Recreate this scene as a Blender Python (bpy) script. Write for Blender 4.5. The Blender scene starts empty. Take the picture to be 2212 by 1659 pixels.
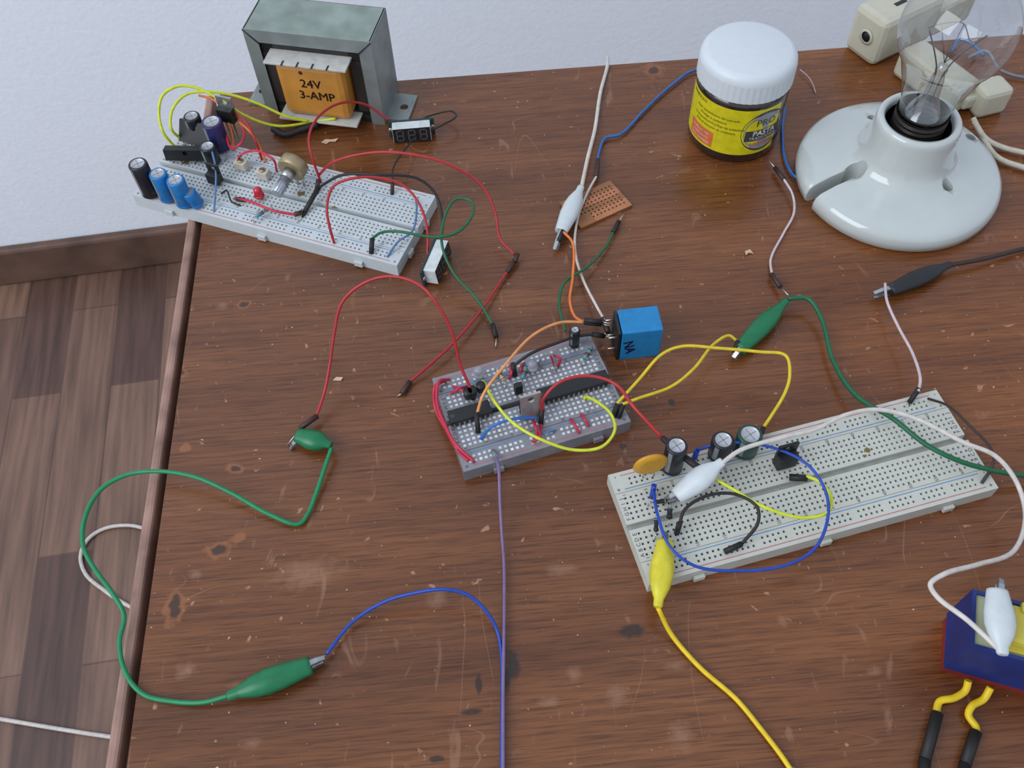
import bpy,bmesh,math,random
from mathutils import Vector,Matrix
random.seed(4)
MM=0.001; TZ=750.0
W,H=2212.0,1659.0
F=2000.0; PI=math.radians(56.62); RO=math.radians(-2.62); HC=384.7
_fw=Vector((0,math.cos(PI),-math.sin(PI))); _up=Vector((0,math.sin(PI),math.cos(PI))); _rt=Vector((1,0,0))
RT=_rt*math.cos(RO)+_up*math.sin(RO); UP=-_rt*math.sin(RO)+_up*math.cos(RO); FW=_fw
def P(u,v,z=0.0):
    "survey helper: world point (mm) at height z above the table for a bearing read from the photo"
    d=FW+RT*((u-W/2)/F)-UP*((v-H/2)/F)
    t=(z-HC)/d.z
    return Vector((d.x*t,d.y*t,z))
def proj(p):
    d=Vector(p)-Vector((0,0,HC)); z=d.dot(FW)
    return (W/2+F*d.dot(RT)/z, H/2-F*d.dot(UP)/z)
def vh(b,vt):
    "height (mm) above base point b whose image row is vt"
    lo,hi=0.0,200.0
    for _ in range(40):
        m=(lo+hi)/2
        if proj(b+Vector((0,0,m)))[1]>vt: lo=m
        else: hi=m
    return lo
sc=bpy.context.scene
col=sc.collection
# ---------------------------------------------------------------- materials
def s2l(c):
    return tuple(((x/255)/12.92 if x/255<=0.04045 else ((x/255+0.055)/1.055)**2.4) for x in c)
_m={}
def mat(name,c,rough=.5,metal=0,var=.12,scale=250,bump=0,trans=0,coat=0,spec=.5,sss=0,emit=0):
    if name in _m: return _m[name]
    m=bpy.data.materials.new(name); m.use_nodes=True; nt=m.node_tree; N=nt.nodes; L=nt.links
    b=N['Principled BSDF']; c=s2l(c)
    tc=N.new('ShaderNodeTexCoord'); nz=N.new('ShaderNodeTexNoise'); nz.inputs['Scale'].default_value=scale; nz.inputs['Detail'].default_value=3
    L.new(tc.outputs['Object'],nz.inputs['Vector'])
    rp=N.new('ShaderNodeValToRGB'); rp.color_ramp.elements[0].position=.3; rp.color_ramp.elements[1].position=.7
    rp.color_ramp.elements[0].color=tuple(x*(1-var) for x in c)+(1,); rp.color_ramp.elements[1].color=tuple(min(1,x*(1+var)) for x in c)+(1,)
    L.new(nz.outputs['Fac'],rp.inputs['Fac']); L.new(rp.outputs['Color'],b.inputs['Base Color'])
    b.inputs['Roughness'].default_value=rough; b.inputs['Metallic'].default_value=metal
    b.inputs['Transmission Weight'].default_value=trans; b.inputs['Coat Weight'].default_value=coat
    b.inputs['Specular IOR Level'].default_value=spec
    if bump:
        bp=N.new('ShaderNodeBump'); bp.inputs['Strength'].default_value=bump; bp.inputs['Distance'].default_value=.0003
        L.new(nz.outputs['Fac'],bp.inputs['Height']); L.new(bp.outputs['Normal'],b.inputs['Normal'])
    _m[name]=m; return m
def glassmat(name,tint=(1,1,1),k=1.0,rough=.02,pw=4.0,add=0.0):
    m=bpy.data.materials.new(name); m.use_nodes=True; nt=m.node_tree; N=nt.nodes; L=nt.links
    N.clear(); o=N.new('ShaderNodeOutputMaterial'); mx=N.new('ShaderNodeMixShader'); t=N.new('ShaderNodeBsdfTransparent'); g=N.new('ShaderNodeBsdfGlossy')
    t.inputs['Color'].default_value=tint+(1,); g.inputs['Roughness'].default_value=rough
    lw=N.new('ShaderNodeLayerWeight'); lw.inputs['Blend'].default_value=.5
    pn=N.new('ShaderNodeMath'); pn.operation='POWER'; pn.inputs[1].default_value=pw; L.new(lw.outputs['Facing'],pn.inputs[0])
    ml=N.new('ShaderNodeMath'); ml.operation='MULTIPLY_ADD'; ml.inputs[1].default_value=k; ml.inputs[2].default_value=add; ml.use_clamp=True
    L.new(pn.outputs[0],ml.inputs[0]); L.new(ml.outputs[0],mx.inputs[0]); L.new(t.outputs[0],mx.inputs[1]); L.new(g.outputs[0],mx.inputs[2]); L.new(mx.outputs[0],o.inputs[0])
    return m
M_black=mat('black_plastic',(24,24,26),.45); M_sleeve=mat('black_rubber_sleeve',(28,24,24),.6)
M_brownsl=mat('brown_heat_shrink',(58,36,32),.55)
M_red=mat('red_insulation',(168,34,38),.4); M_crim=mat('crimson_insulation',(186,34,64),.4)
M_green=mat('green_insulation',(12,92,56),.4); M_greenth=mat('green_lead',(10,124,76),.4)
M_blue=mat('blue_insulation',(26,64,160),.4); M_sky=mat('sky_blue_insulation',(36,100,174),.4); M_dull=mat('dull_blue_insulation',(80,116,154),.5)
M_yel=mat('yellow_insulation',(210,184,32),.4); M_lime=mat('lime_yellow_insulation',(196,206,48),.4); M_yelth=mat('yellow_lead',(218,184,12),.4)
M_or=mat('orange_insulation',(216,114,52),.4); M_peach=mat('peach_insulation',(218,144,88),.4)
M_white=mat('white_insulation',(200,192,184),.45); M_pinkw=mat('pinkish_white_insulation',(198,180,184),.45)
M_kw=mat('black_insulation',(30,24,24),.5); M_lil=mat('lilac_insulation',(116,96,134),.45); M_brown=mat('dark_brown_insulation',(52,32,26),.5)
M_pin=mat('pin_metal',(190,185,175),.3,.9); M_steel=mat('steel_jaw',(170,172,170),.3,.9)
M_wboot=mat('white_boot',(194,200,202),.4,var=.04); M_gboot=mat('green_boot',(8,106,64),.35); M_yboot=mat('yellow_boot',(202,190,44),.35); M_kboot=mat('black_boot',(28,30,32),.45)
M_bb=mat('breadboard_white',(188,188,178),.5,var=.03); M_bbw=mat('breadboard_cool_white',(188,194,196),.5,var=.03); M_hole=mat('hole_dark',(58,58,54),.7)
M_clear=mat('breadboard_clear',(124,124,130),.2,var=.12,scale=120,coat=.4); M_clip=mat('contact_metal',(208,210,214),.5,var=.3,scale=500)
M_chan=mat('channel_white',(160,162,156),.6); M_rl=mat('stripe_red',(184,102,102),.6); M_bl=mat('stripe_blue',(84,132,180),.6); M_ink=mat('ink_gray',(60,60,70),.7)
M_alu=mat('capacitor_top',(184,184,188),.35,.5); M_capk=mat('capacitor_black',(24,26,32),.35); M_capb=mat('capacitor_blue',(24,110,174),.35); M_capn=mat('capacitor_navy',(38,34,84),.35); M_grey=mat('grey_print',(120,124,130),.5)
M_res=mat('resistor_body',(70,142,156),.45); M_tan=mat('brass_tan',(156,140,108),.4,.5); M_led=mat('red_led',(210,20,40),.15,trans=.3,coat=.5)
# ---------------------------------------------------------------- mesh helpers
def q(bm,vs,mi=0,sm=False):
    f=bm.faces.new([bm.verts.new(v) for v in vs]); f.material_index=mi; f.smooth=sm; return f
def box(bm,c,s,mi=0,rz=0,bev=0,M=None):
    r=bmesh.ops.create_cube(bm,size=1); vs=r['verts']
    for v in vs: v.co=Vector((v.co.x*s[0],v.co.y*s[1],v.co.z*s[2]))
    if bev:
        es=list({e for v in vs for e in v.link_edges})
        r2=bmesh.ops.bevel(bm,geom=es,offset=bev,segments=2,affect='EDGES',profile=.5)
        vs=list({v for f in r2['faces'] for v in f.verts}|{v for v in vs if v.is_valid})
    T=Matrix.Translation(c)@Matrix.Rotation(rz,4,'Z')
    if M is not None: T=M@T
    fs={f for v in vs for f in v.link_faces}
    for v in vs: v.co=T@v.co
    for f in fs: f.material_index=mi
    return vs
def lathe(bm,prof,seg=32,M=None,mi=0,sm=True,mis=None):
    rings=[]
    for r,z in prof:
        if r<1e-6: rings.append([bm.verts.new((0,0,z))])
        else: rings.append([bm.verts.new((r*math.cos(2*math.pi*k/seg),r*math.sin(2*math.pi*k/seg),z)) for k in range(seg)])
    for i in range(len(rings)-1):
        a,b=rings[i],rings[i+1]
        for k in range(seg):
            k2=(k+1)%seg
            if len(a)==1 and len(b)==1: continue
            if len(a)==1: f=bm.faces.new((a[0],b[k],b[k2]))
            elif len(b)==1: f=bm.faces.new((a[k],b[0],a[k2]))
            else: f=bm.faces.new((a[k],b[k],b[k2],a[k2]))
            f.smooth=sm; f.material_index=mi if mis is None else mis[i]
    if M is not None:
        for rg in rings:
            for v in rg: v.co=M@v.co
def spline(pts,n=8):
    pts=[Vector(p) for p in pts]
    if len(pts)<3: return pts
    e=[pts[0]*2-pts[1]]+pts+[pts[-1]*2-pts[-2]]; out=[]
    for i in range(1,len(e)-2):
        p0,p1,p2,p3=e[i-1],e[i],e[i+1],e[i+2]
        t0=0;t1=t0+max(1e-3,(p1-p0).length)**.5;t2=t1+max(1e-3,(p2-p1).length)**.5;t3=t2+max(1e-3,(p3-p2).length)**.5
        for k in range(n):
            t=t1+(t2-t1)*k/n
            A1=p0*((t1-t)/(t1-t0))+p1*((t-t0)/(t1-t0)); A2=p1*((t2-t)/(t2-t1))+p2*((t-t1)/(t2-t1)); A3=p2*((t3-t)/(t3-t2))+p3*((t-t2)/(t3-t2))
            B1=A1*((t2-t)/(t2-t0))+A2*((t-t0)/(t2-t0)); B2=A2*((t3-t)/(t3-t1))+A3*((t-t1)/(t3-t1))
            out.append(B1*((t2-t)/(t2-t1))+B2*((t-t1)/(t2-t1)))
    out.append(pts[-1]); return out
def tube(bm,pts,r,seg=8,mi=0,flat=1.0):
    n=len(pts); rs=r if isinstance(r,(list,tuple)) else [r]*n
    T=[(pts[min(i+1,n-1)]-pts[max(i-1,0)]).normalized() for i in range(n)]
    a=Vector((0,0,1)); 
    if abs(T[0].z)>.95: a=Vector((1,0,0))
    nv=(a-T[0]*a.dot(T[0])).normalized(); rings=[]
    for i in range(n):
        nv=(nv-T[i]*nv.dot(T[i])).normalized(); b=T[i].cross(nv)
        rings.append([bm.verts.new(pts[i]+nv*(math.cos(2*math.pi*k/seg)*rs[i]*flat)+b*(math.sin(2*math.pi*k/seg)*rs[i])) for k in range(seg)])
    for i in range(n-1):
        for k in range(seg):
            f=bm.faces.new((rings[i][k],rings[i][(k+1)%seg],rings[i+1][(k+1)%seg],rings[i+1][k])); f.smooth=True; f.material_index=mi
    for rg,rev in ((rings[0],True),(rings[-1],False)):
        f=bm.faces.new(rg[::-1] if rev else rg); f.material_index=mi
def plate_hole(bm,w,h,t,hx,hy,r,M=None,mi=0):
    angs=sorted([2*math.pi*k/24 for k in range(24)]+[math.atan2(y-hy,x-hx)%(2*math.pi) for x in(-w/2,w/2) for y in(-h/2,h/2)])
    o=[];c=[]
    for a in angs:
        dx,dy=math.cos(a),math.sin(a); ts=[]
        if dx>1e-9: ts.append((w/2-hx)/dx)
        if dx<-1e-9: ts.append((-w/2-hx)/dx)
        if dy>1e-9: ts.append((h/2-hy)/dy)
        if dy<-1e-9: ts.append((-h/2-hy)/dy)
        tt=min(ts); o.append((hx+dx*tt,hy+dy*tt)); c.append((hx+dx*r,hy+dy*r))
    n=len(angs); M=M or Matrix()
    for i in range(n):
        j=(i+1)%n
        for z,fl in((t/2,1),(-t/2,-1)):
            vs=[M@Vector((*p,z)) for p in (c[i],o[i],o[j],c[j])]
            q(bm,vs if fl>0 else vs[::-1],mi)
        q(bm,[M@Vector((*o[i],-t/2)),M@Vector((*o[j],-t/2)),M@Vector((*o[j],t/2)),M@Vector((*o[i],t/2))],mi)
        q(bm,[M@Vector((*c[j],-t/2)),M@Vector((*c[i],-t/2)),M@Vector((*c[i],t/2)),M@Vector((*c[j],t/2))],mi)
_tc={}
def textdata(s):
    if s in _tc: return _tc[s]
    cu=bpy.data.curves.new('lettering','FONT'); cu.body=s; cu.size=1; cu.align_x='CENTER'; cu.align_y='CENTER'; cu.resolution_u=2
    ob=bpy.data.objects.new('lettering',cu); col.objects.link(ob); dg=bpy.context.evaluated_depsgraph_get()
    me=bpy.data.meshes.new_from_object(ob.evaluated_get(dg))
    d=([v.co.copy() for v in me.vertices],[list(p.vertices) for p in me.polygons])
    bpy.data.objects.remove(ob); bpy.data.meshes.remove(me); bpy.data.curves.remove(cu); _tc[s]=d; return d
def text(bm,s,size,M,mi=0,wrap=None,bold=0):
    vs,fs=textdata(s)
    offs=[(0,0)] if not bold else [(-bold,0),(bold,0),(0,bold),(0,-bold)]
    for ox,oy in offs:
        nv=[]
        for v in vs:
            c=Vector((v.x*size+ox,v.y*size+oy,0))
            nv.append(bm.verts.new(wrap(c) if wrap else M@c))
        for f in fs:
            try: g=bm.faces.new([nv[i] for i in f]); g.material_index=mi
            except ValueError: pass
ORG={}
def thing(name,label,cat,loc,rz=0,M=None,group=None):
    e=bpy.data.objects.new(name,None); e.empty_display_size=.005; col.objects.link(e)
    loc=Vector(loc)
    if M is None: M=Matrix.Translation(loc)@Matrix.Rotation(rz,4,'Z')
    Mw=M.copy(); Mw.translation=(M.translation+Vector((0,0,TZ)))*MM
    e.matrix_world=Mw; ORG[e.name]=M.copy()
    e['label']=label; e['category']=cat
    if group: e['group']=group
    return e
def part(par,name,bm,mats,world=False,label=None,recalc=True,sub=None):
    if recalc: bmesh.ops.recalc_face_normals(bm,faces=bm.faces)
    if world:
        bm.transform(ORG[par.name].inverted())
    bm.transform(Matrix.Scale(MM,4))
    me=bpy.data.meshes.new(name); bm.to_mesh(me); bm.free()
    for m in (mats if isinstance(mats,(list,tuple)) else [mats]): me.materials.append(m)
    o=bpy.data.objects.new(name,me); col.objects.link(o); o.parent=sub or par
    if label: o['label']=label
    return o
def B(): return bmesh.new()
def frame(o,d,up=Vector((0,0,1))):
    x=Vector(d).normalized(); y=up.cross(x); 
    if y.length<1e-4: y=Vector((0,1,0))
    y.normalize(); z=x.cross(y)
    M=Matrix((x,y,z)).transposed().to_4x4(); M.translation=Vector(o); return M
# ---------------------------------------------------------------- structure
def struct(o): o['kind']='structure'
def wmesh(name,bm,mats):
    bmesh.ops.recalc_face_normals(bm,faces=bm.faces)
    bm.transform(Matrix.Translation((0,0,TZ))); bm.transform(Matrix.Scale(MM,4)); me=bpy.data.meshes.new(name); bm.to_mesh(me); bm.free(); me.materials.append(mats)
    o=bpy.data.objects.new(name,me); col.objects.link(o); return o
WA=math.radians(6.5); WO=Vector((-670,1012,-750))
MW=Matrix.Translation(WO)@Matrix.Rotation(WA,4,'Z')
# wall material
mw=mat('wall_plaster',(240,244,252),.8,var=.015,scale=90,bump=0)
nt=mw.node_tree; bs=nt.nodes['Principled BSDF']; nz=nt.nodes.new('ShaderNodeTexNoise'); nz.inputs['Scale'].default_value=160; nz.inputs['Detail'].default_value=4
tc=nt.nodes.new('ShaderNodeTexCoord'); nt.links.new(tc.outputs['Object'],nz.inputs['Vector']); bp=nt.nodes.new('ShaderNodeBump'); bp.inputs['Strength'].default_value=.3; bp.inputs['Distance'].default_value=.002
nt.links.new(nz.outputs['Fac'],bp.inputs['Height']); nt.links.new(bp.outputs['Normal'],bs.inputs['Normal'])
bm=B(); box(bm,(0,50,1300),(5000,100,2600),M=MW); o=wmesh('wall_back',bm,mw); struct(o)
# floor material
def floor_mat():
    m=bpy.data.materials.new('laminate_floor'); m.use_nodes=True; nt=m.node_tree; N=nt.nodes; L=nt.links; b=N['Principled BSDF']
    tc=N.new('ShaderNodeTexCoord'); mp=N.new('ShaderNodeMapping'); mp.inputs['Rotation'].default_value=(0,0,math.radians(90)-WA); L.new(tc.outputs['Object'],mp.inputs['Vector'])
    br=N.new('ShaderNodeTexBrick'); br.inputs['Color1'].default_value=(0,0,0,1); br.inputs['Color2'].default_value=(1,1,1,1); br.inputs['Mortar'].default_value=(.2,.2,.2,1)
    br.inputs['Scale'].default_value=1; br.inputs['Mortar Size'].default_value=.0012; br.inputs['Brick Width'].default_value=.42; br.inputs['Row Height'].default_value=.072; br.inputs['Bias'].default_value=0; br.offset=.37
    L.new(mp.outputs[0],br.inputs['Vector'])
    rp=N.new('ShaderNodeValToRGB'); e=rp.color_ramp.elements
    e[0].color=s2l((84,60,52))+(1,); e[1].color=s2l((168,134,104))+(1,); x=e.new(.35); x.color=s2l((108,78,66))+(1,); x=e.new(.7); x.color=s2l((134,102,84))+(1,)
    L.new(br.outputs['Color'],rp.inputs['Fac'])
    mp2=N.new('ShaderNodeMapping'); mp2.inputs['Scale'].default_value=(4,60,1); L.new(mp.outputs[0],mp2.inputs['Vector'])
    nz=N.new('ShaderNodeTexNoise'); nz.inputs['Scale'].default_value=1.5; nz.inputs['Detail'].default_value=6; L.new(mp2.outputs[0],nz.inputs['Vector'])
    r2=N.new('ShaderNodeValToRGB'); r2.color_ramp.elements[0].position=.3; r2.color_ramp.elements[0].color=(.55,.55,.55,1); r2.color_ramp.elements[1].position=.65; r2.color_ramp.elements[1].color=(1.1,1.1,1.1,1); L.new(nz.outputs['Fac'],r2.inputs['Fac'])
    mx=N.new('ShaderNodeMix'); mx.data_type='RGBA'; mx.blend_type='MULTIPLY'; mx.inputs[0].default_value=1; L.new(rp.outputs['Color'],mx.inputs[6]); L.new(r2.outputs['Color'],mx.inputs[7])
    L.new(mx.outputs[2],b.inputs['Base Color']); b.inputs['Roughness'].default_value=.4; return m
bm=B(); box(bm,(0,-2000,-10),(5000,4000,20),M=MW); o=wmesh('floor',bm,floor_mat()); struct(o)
mbb=mat('baseboard_wood',(98,72,60),.5,var=.3,scale=20)
bm=B(); box(bm,(0,-8,37),(5000,16,75),bev=5,M=MW); o=wmesh('baseboard_back',bm,mbb); struct(o)
# ---------------------------------------------------------------- table
PHI=math.radians(2.5); TA=P(448,205,0); MT=Matrix.Translation(TA)@Matrix.Rotation(PHI,4,'Z'); MTi=MT.inverted()
def table_mat():
    m=bpy.data.materials.new('varnished_table_wood'); m.use_nodes=True; nt=m.node_tree; N=nt.nodes; L=nt.links; b=N['Principled BSDF']
    tc=N.new('ShaderNodeTexCoord'); obj=tc.outputs['Object']
    def noise(sc,s,det=4,dist=0,off=(0,0,0)):
        mp=N.new('ShaderNodeMapping'); mp.inputs['Scale'].default_value=sc; mp.inputs['Location'].default_value=off; L.new(obj,mp.inputs['Vector']); n=N.new('ShaderNodeTexNoise'); n.inputs['Scale'].default_value=s; n.inputs['Detail'].default_value=det; n.inputs['Distortion'].default_value=dist; L.new(mp.outputs[0],n.inputs['Vector']); return n.outputs['Fac']
    def ramp(f,a,ca,bb,cb,mid=None):
        r=N.new('ShaderNodeValToRGB'); e=r.color_ramp.elements; e[0].position=a; e[0].color=ca+(1,); e[1].position=bb; e[1].color=cb+(1,)
        if mid: x=e.new(mid[0]); x.color=mid[1]+(1,)
        L.new(f,r.inputs['Fac']); return r.outputs['Color']
    def mix(f,a,c,bt='MIX'):
        x=N.new('ShaderNodeMix'); x.data_type='RGBA'; x.blend_type=bt
        if isinstance(f,float): x.inputs[0].default_value=f
        else: L.new(f,x.inputs[0])
        for s,i in((a,6),(c,7)):
            if isinstance(s,tuple): x.inputs[i].default_value=s+(1,)
            else: L.new(s,x.inputs[i])
        return x.outputs[2]
    c=ramp(noise((2.0,16,1),2.0,4,.3),.3,s2l((98,57,31)),.72,s2l((129,80,45)),(.5,s2l((112,67,37))))
    # fine grain pores
    p=ramp(noise((34,900,1),1.6,3,.2),.36,(.62,.58,.56),.5,(1,1,1)); c=mix(1.0,c,p,'MULTIPLY')
    p=ramp(noise((8,260,1),2,4,.3,(3,1,0)),.36,(.76,.74,.72),.55,(1.03,1.03,1.03)); c=mix(1.0,c,p,'MULTIPLY')
    # warmer to the right
    sep=N.new('ShaderNodeSeparateXYZ'); L.new(obj,sep.inputs[0])
    mr=N.new('ShaderNodeMapRange'); mr.inputs['From Min'].default_value=.22; mr.inputs['From Max'].default_value=.45; L.new(sep.outputs['X'],mr.inputs['Value'])
    c=mix(mr.outputs[0],c,mix(1.0,c,(1.18,1.06,.72),'MULTIPLY'))
    # thin scratches: narrow contour lines of a noise, masked into patches
    def scratch(sc,s,off,w,thr,amt):
        nonlocal c
        n=noise(sc,s,1,.2,off)
        ab=N.new('ShaderNodeMath'); ab.operation='COMPARE'; L.new(n,ab.inputs[0]); ab.inputs[1].default_value=.5; ab.inputs[2].default_value=w
        mk=ramp(noise((12,12,1),1.5,3,0,off),thr,(0,0,0),thr+.06,(1,1,1))
        bw=N.new('ShaderNodeRGBToBW'); L.new(mk,bw.inputs[0])
        ml=N.new('ShaderNodeMath'); ml.operation='MULTIPLY'; L.new(ab.outputs[0],ml.inputs[0]); L.new(bw.outputs[0],ml.inputs[1])
        m2=N.new('ShaderNodeMath'); m2.operation='MULTIPLY'; L.new(ml.outputs[0],m2.inputs[0]); m2.inputs[1].default_value=amt
        c=mix(m2.outputs[0],c,s2l((160,122,96)))
    scratch((16,4,1),1.4,(2,9,0),.0016,.55,.3); scratch((5,18,1),1.6,(8,3,0),.0015,.56,.28)
    # chips and dust
    d=ramp(noise((150,170,1),1.0,5,.4),.68,(0,0,0),.72,(.8,.8,.8)); c=mix(d,c,s2l((172,126,96)))
    d=ramp(noise((420,520,1),1.0,2,.2,(7,0,0)),.735,(0,0,0),.76,(1,1,1)); c=mix(d,c,s2l((198,166,136)))
    d=ramp(noise((50,16,1),1.3,6,2.5,(1,5,0)),.65,(0,0,0),.72,(.4,.4,.4)); c=mix(d,c,s2l((150,112,88)))
    wob=noise((220,260,1),1,3)
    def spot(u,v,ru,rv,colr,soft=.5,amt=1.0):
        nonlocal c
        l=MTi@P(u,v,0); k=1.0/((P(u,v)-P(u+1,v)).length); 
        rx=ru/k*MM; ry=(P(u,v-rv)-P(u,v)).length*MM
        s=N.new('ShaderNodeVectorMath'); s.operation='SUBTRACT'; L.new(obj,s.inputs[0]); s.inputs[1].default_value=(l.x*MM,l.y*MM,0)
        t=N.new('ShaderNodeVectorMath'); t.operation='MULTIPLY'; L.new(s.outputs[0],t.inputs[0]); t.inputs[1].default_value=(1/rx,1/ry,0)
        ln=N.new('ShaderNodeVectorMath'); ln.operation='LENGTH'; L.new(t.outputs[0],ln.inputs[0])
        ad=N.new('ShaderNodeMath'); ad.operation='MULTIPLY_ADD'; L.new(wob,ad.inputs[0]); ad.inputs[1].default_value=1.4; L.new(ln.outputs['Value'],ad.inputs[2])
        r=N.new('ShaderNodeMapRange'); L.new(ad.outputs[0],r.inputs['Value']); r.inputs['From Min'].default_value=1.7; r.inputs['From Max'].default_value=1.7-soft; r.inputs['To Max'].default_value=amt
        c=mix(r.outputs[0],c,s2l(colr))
    for u,v,a,bb in [(474,1187,34,20),(377,1312,26,42),(384,808,22,18),(378,745,20,14),(1412,152,22,18),(525,657,20,10),(345,880,14,14),(508,1012,22,14),(517,1160,18,12),(400,968,16,10)]:
        spot(u,v,a,bb,(144,90,54),.35,.7)
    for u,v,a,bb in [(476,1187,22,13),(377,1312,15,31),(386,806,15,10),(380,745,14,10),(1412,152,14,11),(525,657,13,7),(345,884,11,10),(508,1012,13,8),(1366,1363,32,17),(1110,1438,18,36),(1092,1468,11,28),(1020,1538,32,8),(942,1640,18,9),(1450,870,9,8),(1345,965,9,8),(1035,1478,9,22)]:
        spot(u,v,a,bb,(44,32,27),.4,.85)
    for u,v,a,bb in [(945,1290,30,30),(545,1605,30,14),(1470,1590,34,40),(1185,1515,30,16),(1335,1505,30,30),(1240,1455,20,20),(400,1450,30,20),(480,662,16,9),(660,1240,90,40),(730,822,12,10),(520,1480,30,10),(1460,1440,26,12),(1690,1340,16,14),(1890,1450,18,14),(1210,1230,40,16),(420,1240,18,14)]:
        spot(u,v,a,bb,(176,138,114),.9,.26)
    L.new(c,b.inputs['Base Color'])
    rr=N.new('ShaderNodeMapRange'); L.new(noise((6,40,1),2,4),rr.inputs['Value']); rr.inputs['To Min'].default_value=.16; rr.inputs['To Max'].default_value=.38; L.new(rr.outputs[0],b.inputs['Roughness'])
    bp=N.new('ShaderNodeBump'); bp.inputs['Strength'].default_value=.15; bp.inputs['Distance'].default_value=.0003; L.new(noise((25,400,1),1.6,3),bp.inputs['Height']); L.new(bp.outputs[0],b.inputs['Normal'])
    b.inputs['Specular IOR Level'].default_value=.5
    return m
MTB=table_mat()
tab=thing('table','brown varnished wooden work table with scratches and knots','table',TA+Vector((0,0,-750)),PHI)
TW,TD=1150,640
bm=B(); box(bm,(TW/2+4,-TD/2,750-10),(TW-8,TD,20)); top=part(tab,'table_top',bm,MTB)
me=top.data
for v in me.vertices: v.co.z-=.75
top.location=(0,0,.75)
M_edge=mat('worn_edge_band',(146,112,98),.5,var=.3,scale=60)
bm=B()
box(bm,(1.5,-TD/2,750-10.3),(5,TD,20.4),bev=1.6); part(tab,'edge_band',bm,M_edge,label='worn pinkish edge band')
M_leg=mat('table_leg_wood',(88,52,32),.5,var=.3,scale=25)
for x in (40,TW-40):
    for y in (-40,-TD+40):
        bm=B(); box(bm,(x,y,365),(50,50,730),bev=3); part(tab,'leg',bm,M_leg)
for x,y,sx,sy in ((TW/2,-40,TW-130,20),(TW/2,-TD+40,TW-130,20),(40,-TD/2,20,TD-130),(TW-40,-TD/2,20,TD-130)):
    bm=B(); box(bm,(x,y,685),(sx,sy,88)); part(tab,'apron',bm,M_leg)
# ---------------------------------------------------------------- breadboards
def heightfield(bm,xl,yl,depth,matf,zt,zb):
    nx,ny=len(xl)-1,len(yl)-1
    D=[[depth(i,j) for j in range(ny)] for i in range(nx)]
    g=lambda i,j: D[i][j] if 0<=i<nx and 0<=j<ny else (zt-zb)
    for i in range(nx):
        for j in range(ny):
            z=zt-D[i][j]; x0,x1,y0,y1=xl[i],xl[i+1],yl[j],yl[j+1]
            q(bm,[(x0,y0,z),(x1,y0,z),(x1,y1,z),(x0,y1,z)],matf(i,j))
            for di,dj,a,b in ((-1,0,(x0,y1),(x0,y0)),(1,0,(x1,y0),(x1,y1)),(0,-1,(x0,y0),(x1,y0)),(0,1,(x1,y1),(x0,y1))):
                z2=zt-g(i+di,j+dj)
                if z2<z-1e-6: q(bm,[(*a,z2),(*b,z2),(*b,z),(*a,z)],0)
    x0,x1,y0,y1=xl[0],xl[-1],yl[0],yl[-1]
    q(bm,[(x0,y1,zb),(x1,y1,zb),(x1,y0,zb),(x0,y0,zb)],0)
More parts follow.
